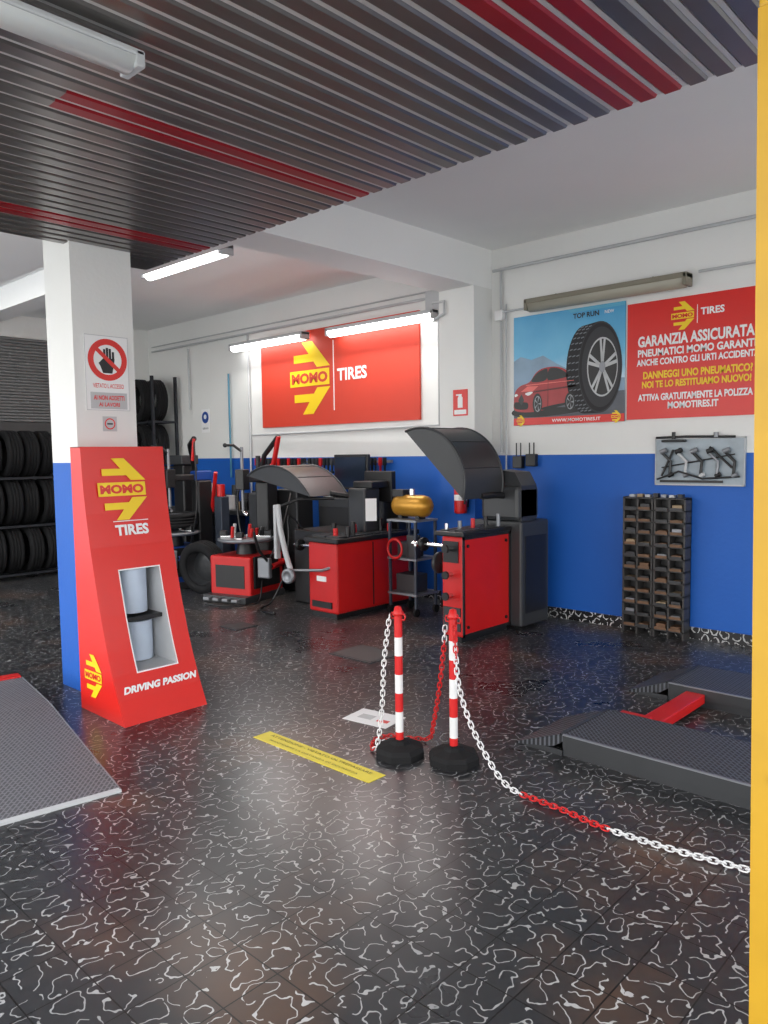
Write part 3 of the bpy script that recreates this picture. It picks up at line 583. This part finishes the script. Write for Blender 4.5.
def tyre_changer(cx,cy,rot,body,arm,wheel=False):
    b=B(); b.M=Matrix.Translation((cx,cy,0))@Matrix.Rotation(rot,4,'Z')
    b.box((-.28,-.3,.06),(.28,.3,.5),body,.02); b.box((-.3,-.42,0),(.3,.3,.08),DGR,.01); b.box((-.2,-.305,.15),(.2,-.3,.4),BLK)
    for k in range(4): b.box((-.24+.13*k,-.48,.03),(-.16+.13*k,-.4,.06),GRY,.006)
    b.cyl((0,0,.5),(0,0,.64),.12,BLK,r1=.09,seg=24); b.lathe((0,0,.64),(0,0,1),[(0,0),(.29,0),(.32,.015),(.32,.035),(.28,.04),(0,.04)],GRY,36)
    for k in range(4):
        a=k*math.pi/2+.4; M1=b.M; b.M=M1@Matrix.Rotation(a,4,'Z'); b.box((.1,-.03,.68),(.29,.03,.705),CHR,.005); b.box((.22,-.04,.705),(.3,.04,.76),BLK,.008); b.M=M1
    if wheel: tyre(b,(0,0,.82),(0,0,1),.29,.18,.2,rim=GRY)
    b.box((-.09,.3,.0),(.09,.5,1.3),BLK,.02); b.box((-.07,.28,1.3),(.07,.52,1.42),body,.015)
    b.box((-.045,-.05,1.3),(.045,.35,1.38),arm,.012); b.box((-.06,-.1,1.22),(.06,.02,1.45),BLK,.012)
    b.cyl((0,-.04,.98),(0,-.04,1.7),.018,GRY,seg=6); b.tube([(0,-.04,.98),(.03,-.06,.96),(.08,-.06,.94)],.02,CHR)
    b.tube([(0,-.04,1.65),(-.05,-.12,1.72),(-.1,-.2,1.72)],.016,BLK); b.sphere((-.1,-.2,1.72),.025,BLK)
    b.tube([(.3,.2,.4),(.45,.15,.42),(.5,-.2,.4)],.03,body); b.box((.36,-.28,.28),(.52,-.22,.5),GRY,.015); b.tube([(.5,-.2,.4),(.48,-.4,.6),(.46,-.45,.8)],.015,BLK)
    b.box((.285,-.25,.15),(.31,.2,.5),BLKR)
    b.tube(spline([(-.28,.2,.3),(-.45,.3,.15),(-.4,.5,.02),(-.2,.7,.02)],5),.012,BLK)
    return b
b=tyre_changer(-7.05,5.2,math.radians(15),RED,DGR,False)
b.M=Matrix.Translation((-7.05,5.2,0)); random.seed(17)
for k in range(9):
    a=random.random()*6.28; r=.05+.18*random.random(); b.cyl((r*math.cos(a),r*math.sin(a),.675),(r*math.cos(a)+.02,r*math.sin(a),.75+.08*random.random()),.02,random.choice([GRY,BLK,LGR,RED]),seg=10)
b.M=Matrix.Identity(4); b.box((-7.2,5.75,.0),(-6.8,6.0,1.2),BLK,.02)
b.tube(spline([(-6.95,5.8,1.2),(-6.8,5.6,1.0),(-6.7,5.4,.7),(-6.75,5.2,.3),(-6.6,5.0,.02),(-6.7,4.7,.015),(-7.0,4.6,.015)],6),.01,BLK)
b.done('tyre_changer')
b=tyre_changer(-8.4,5.1,math.radians(-5),BLU,BLK,True)
b.M=Matrix.Identity(4); b.tube([(-8.6,5.6,1.2),(-8.45,5.4,1.75),(-8.2,5.3,1.82)],.035,BLK); b.tube([(-8.2,5.3,1.82),(-8.25,5.3,1.55)],.02,RED); b.tube([(-8.3,5.6,.9),(-8.05,5.5,1.4)],.025,RED)
b.tube(spline([(-8.2,5.3,1.8),(-8.1,5.25,1.3),(-8.05,5.2,.9),(-8.2,5.2,.5)],6),.01,BLK); b.box((-8.95,5.45,.0),(-8.7,5.65,1.5),BLK,.02); b.box((-9.05,5.4,1.5),(-8.65,5.65,1.62),DGR,.01)
b.box((-8.1,5.5,.3),(-7.95,5.62,1.1),SLATEB,.01); b.cyl((-8.02,5.55,1.1),(-8.02,5.55,1.25),.05,RED)
b.done('tyre_changer')
b=B(); tyre(b,(-7.62,5.0,.31),(-.25,1,.12),.31,.2,.2,rim=DGR); b.done('loose_wheel')
b=B(); b.tube([(-7.5,5.72,1.1),(-7.3,5.68,1.6),(-7.0,5.66,1.82)],.03,BLK); b.tube([(-7.0,5.66,1.82),(-7.1,5.66,1.5),(-7.2,5.66,1.45)],.03,RED)
b.box((-7.6,5.65,0),(-7.33,5.8,1.15),DGR,.02); b.cyl((-7.45,5.7,1.15),(-7.45,5.7,1.6),.03,BLK); b.box((-7.7,5.6,1.3),(-7.2,5.68,1.38),BLK,.01); b.cyl((-7.27,5.64,1.3),(-7.27,5.64,1.05),.05,DGR); b.tube(spline([(-7.6,5.6,1.35),(-7.72,5.58,1.1),(-7.65,5.56,.7),(-7.5,5.56,.4)],5),.014,BLK); b.done('bead_press_arm')

b=B(); b.box((-9.7,5.85,.84),(-7.6,6.35,.9),DGR,.008)
for x in (-9.65,-8.65,-7.67): b.box((x,5.88,0),(x+.06,6.33,.84),SLATEB)
b.box((-9.6,5.95,.1),(-8.7,6.33,.82),SLATEB,.01)
for k in range(4): b.box((-9.55,5.935,.14+.17*k),(-8.75,5.95,.28+.17*k),DGR,.004); b.box((-9.25,5.92,.2+.17*k),(-9.05,5.935,.22+.17*k),GRY)
b.box((-8.6,5.95,.2),(-7.6,6.33,.23),GRY)
random.seed(9)
for k in range(70):
    x=-9.6+1.95*random.random(); y=5.95+.33*random.random(); h=.08+.27*random.random(); m=random.choice([BLK,DGR,GRY,BLK,RED,CARD,BLU,LGR,DGR,BLK])
    if k%3: b.cyl((x,y,.9),(x,y,.9+h),.03+.03*random.random(),m,seg=14)
    else: b.box((x-.07,y-.05,.9),(x+.07,y+.05,.9+h*.7),m,.008)
for k in range(6):
    x=-8.5+.16*k; b.cyl((x,6.15,.23),(x,6.15,.45),.06,random.choice([BLK,GRY,BLU,DGR]),seg=14)
b.done('workbench')
b=B(); b.lathe((-8.25,4.45,0),(0,0,1),[(0,0),(.1,0),(.12,.24),(.13,.26),(.11,.25),(.09,.02)],LGR); b.tube(spline([(-8.37,4.45,.24),(-8.25,4.45,.36),(-8.13,4.45,.24)],5),.005,GRY,6); b.done('bucket')
b=B(); random.seed(3)
b.box((-8.4,6.38,1.5),(-5.9,6.42,1.53),GRY)
for k in range(36):
    x=-8.36+.068*k; h=.12+.28*random.random(); m=random.choice([BLK,BLK,CHR,DGR,RED,BLK])
    b.box((x-.008,6.36,1.52-h),(x+.008,6.38,1.52),m); b.cyl((x,6.355,1.52-h),(x,6.385,1.52-h),.022,m,seg=10); b.box((x-.02,6.355,1.47),(x+.02,6.38,1.56),m)
for k in range(3): b.lathe((-7.6+.5*k,6.36,1.25),(0,-1,0),[(.1,0),(.115,.012),(.13,0),(.115,-.012)],[BLK,ORG,BLK][k],closed=True)
b.done('hanging_tools')
b=B(); b.box((-6.75,6.03,0),(-6.1,6.33,1.1),DGR,.015); b.box((-6.72,6.015,.1),(-6.13,6.03,.5),BLK); b.box((-6.72,6.015,.55),(-6.13,6.03,1.0),BLK)
b.box((-6.5,6.08,1.1),(-6.1,6.23,1.14),BLK); b.box((-6.33,6.13,1.14),(-6.28,6.17,1.2),BLK); b.box((-6.55,6.11,1.2),(-6.0,6.16,1.6),BLK,.01); b.box((-6.52,6.102,1.23),(-6.03,6.11,1.57),mat('screen_dark',(.02,.03,.05),.15))
b.box((-6.72,6.08,1.1),(-6.58,6.3,1.25),LGR,.01)
b.done('computer_cabinet')
b=B()
for x in (-5.2,-4.86):
    for y in (5.6,5.9): b.box((x-.012,y-.012,.08),(x+.012,y+.012,.95),SLATEB); b.cyl((x-.015,y,.04),(x+.015,y,.04),.04,BLKR)
for z in (.2,.55,.93): b.box((-5.22,5.58,z),(-4.84,5.92,z+.02),GRY)
b.lathe((-5.27,5.75,1.08),(1,0,0),[(0,0),(.06,.01),(.1,.05),(.11,.1),(.11,.38),(.1,.43),(.06,.47),(0,.48)],ORG)
b.box((-5.18,5.7,.95),(-5.13,5.8,.99),BLK); b.box((-4.95,5.7,.95),(-4.9,5.8,.99),BLK); b.cyl((-5.03,5.75,1.18),(-5.03,5.75,1.25),.03,CHR); b.box((-5.25,5.69,1.16),(-5.1,5.81,1.24),BLK,.01)
b.box((-5.15,5.65,.57),(-4.95,5.83,.72),DGR,.01); b.box((-5.17,5.65,.22),(-4.92,5.85,.4),DGR,.01); b.box((-5.0,5.62,.57),(-4.88,5.7,.8),DGR,.01)
b.lathe((-5.1,5.56,.66),(0,-1,0),[(.08,0),(.095,.012),(.11,0),(.095,-.012)],REDCH,closed=True)
b.done('compressor_trolley')

# parts shelf
b=B(); x0,x1,y0,y1,z1=-3.06,-2.51,6.3,6.43,1.2
b.box((x0,y1-.01,.04),(x1,y1,z1),BLK)
for x in (x0,x0+.125,(x0+x1)/2-.02,(x0+x1)/2+.004,(x0+x1)/2+.13,x1-.016): b.box((x,y0,0),(x+.016,y1,z1),DWOOD)
rows=11
for k in range(rows+1): z=.06+(z1-.075)*k/rows; b.box((x0,y0,z),(x1,y1,z+.01),DWOOD)
random.seed(12)
for k in range(rows):
    z=.07+(z1-.075)*k/rows
    for c,xa in enumerate((x0+.018,x0+.143,(x0+x1)/2+.022,(x0+x1)/2+.148)):
        b.box((xa,y0-.004,z),(xa+.1,y0+.004,z+.022),random.choice([BROWN,BROWN,DGR])); b.box((xa+.01,y0+.01,z),(xa+.09,y1-.02,z+.015+.035*random.random()),random.choice([CARD,GRY,DGR,BROWN,DGR]))
for k in range(7): x=x0+.05+.07*k; b.box((x,y0+.02,z1),(x+.045,y0+.07,z1+.015+.02*random.random()),random.choice([GRY,BLK,CARD,LGR]))
b.done('parts_bin_shelf')

b=B(); b.M=wallframe(-2.46,1.5,W-.022); b.box((-.37,-.2,-.02),(.37,.2,0),mat('board_grey',(.32,.38,.43),.3,var=.3,nscale=10))
for a,c in (((-.37,-.2),(.37,-.188)),((-.37,.188),(.37,.2)),((-.37,-.2),(-.362,.2)),((.362,-.2),(.37,.2))): b.box((*a,0),(*c,.006),LGR)
b.box((-.3,.165,0),(-.1,.185,.05),BLK,.006); b.tube([(-.35,.205,.03),(-.1,.21,.03),(.3,.2,.03)],.01,BLK); b.cyl((-.2,.19,.03),(-.2,.25,.03),.015,BLK); b.cyl((.15,.2,.03),(.15,.24,.03),.02,GRY)
for k in range(5):
    x=-.26+.13*k; mm=[DGR,LGR,BLK,GRY,BLK][k]; b.tube([(x-.04,.08,.03),(x+.04,.0,.03),(x+.03,-.1,.03)],.013,mm); b.cyl((x-.05,.08,.03),(x+.0,.1,.03),.022,[GRY,BLK,GRY,BLK,GRY][k]); b.cyl((x+.02,-.12,.03),(x+.06,-.1,.03),.018,[BLK,GRY,LGR,BLK,GRY][k])
b.tube([(-.34,-.15,.03),(-.15,-.08,.04),(.05,-.14,.05),(.34,-.12,.03)],.008,BLK); b.tube([(-.3,-.05,.03),(.3,.06,.03)],.006,BLK); b.box((-.32,-.175,.0),(.2,-.155,.02),BLK); b.tube([(-.3,-.12,.03),(-.2,.1,.03)],.01,BLK); b.tube([(.1,.12,.03),(.28,-.05,.03)],.01,BLK)
b.done('tool_board')
b=B(); b.M=wallframe(-4.14,1.52,W-.002); b.box((-.13,-.08,0),(-.02,.04,.06),BLK,.008); b.box((.02,-.06,0),(.13,.06,.06),BLK,.008)
for x in (-.1,-.05,.05,.1): b.cyl((x,.03,.03),(x,.17,.03),.006,BLK,seg=8)
b.done('radio_charger')

# ---------------------------------------------------------------- tyres
FR=mat('rack_frame_dark',(.012,.014,.02),.6,.1)
b=B(); random.seed(5)
for x in (-11.1,-10.3):
    for y in (5.97,6.36): b.box((x-.02,y-.02,0),(x+.02,y+.02,2.8),FR)
for z in (.1,.78,1.46,2.14):
    b.box((-11.1,5.97,z-.03),(-10.3,6.0,z),FR); b.box((-11.1,6.33,z-.03),(-10.3,6.36,z),FR)
    for x in (-11.1,-10.3): b.box((x-.015,5.97,z-.03),(x+.015,6.36,z),FR)
    for k in range(2): tyre(b,(-10.76+.12*k,6.03+.19*k,z+.32),(0.15,1,0),.32,.17)
b.done('tyre_rack')
b=B()
for z in (.08,.72,1.36):
    for y in (2.2,3.5,4.9): b.box((-10.95,y,0),(-10.91,y+.04,2.05),FR); b.box((-10.5,y,0),(-10.46,y+.04,2.05),FR)
    b.box((-10.95,2.2,z-.03),(-10.91,4.94,z),FR); b.box((-10.5,2.2,z-.03),(-10.46,4.94,z),FR)
    for k in range(11): tyre(b,(-10.7+.1*random.random(),2.38+.232*k,z+.31),(.1*random.random(),1,0),.31,.19+.015*random.random())
b.done('tyre_rack')
b=B()
for k in range(28):
    z=2.14+k*.042
    b.cyl((XL+.03,2.0,z),(XL+.03,5.8,z),.022,SHUT,seg=8)
b.box((XL+.002,1.95,0),(XL+.08,2.0,3.34),GRY); b.box((XL+.002,5.8,0),(XL+.08,5.85,3.34),GRY); b.box((XL+.002,2.0,0),(XL+.02,5.8,2.14),DGR)
b.done('roller_shutter')

# yellow gate frame (entrance)
b=B()
b.prismY([(-.44,0),(-.35,0),(-.38,2.36),(-.47,2.36)],1.46,1.54,YELP)
b.box((-.47,1.46,2.36),(.8,1.54,2.42),YELP,.006); b.box((-.35,1.48,.02),(.8,1.52,.08),YELP)
for k in range(3): b.cyl((-.41,1.46,.3+.7*k),(-.41,1.45,.3+.7*k),.01,GRY)
b.box((.72,1.46,0),(.8,1.54,2.42),YELP,.006)
b.done('yellow_gate_frame')

# ---------------------------------------------------------------- light
w=bpy.data.worlds.new('world'); SC.world=w; w.use_nodes=True; nt=w.node_tree; bg=nt.nodes['Background']
tc=nt.nodes.new('ShaderNodeTexCoord'); s=nt.nodes.new('ShaderNodeSeparateXYZ'); nt.links.new(tc.outputs['Generated'],s.inputs[0])
cr=nt.nodes.new('ShaderNodeValToRGB'); nt.links.new(s.outputs['Z'],cr.inputs[0]); e=cr.color_ramp.elements
e[0].position=.0; e[0].color=(.5,.5,.48,1); e[1].position=1; e[1].color=(.85,.92,1,1); q=e.new(.08); q.color=(1,.99,.97,1)
nt.links.new(cr.outputs[0],bg.inputs[0]); bg.inputs[1].default_value=4.0
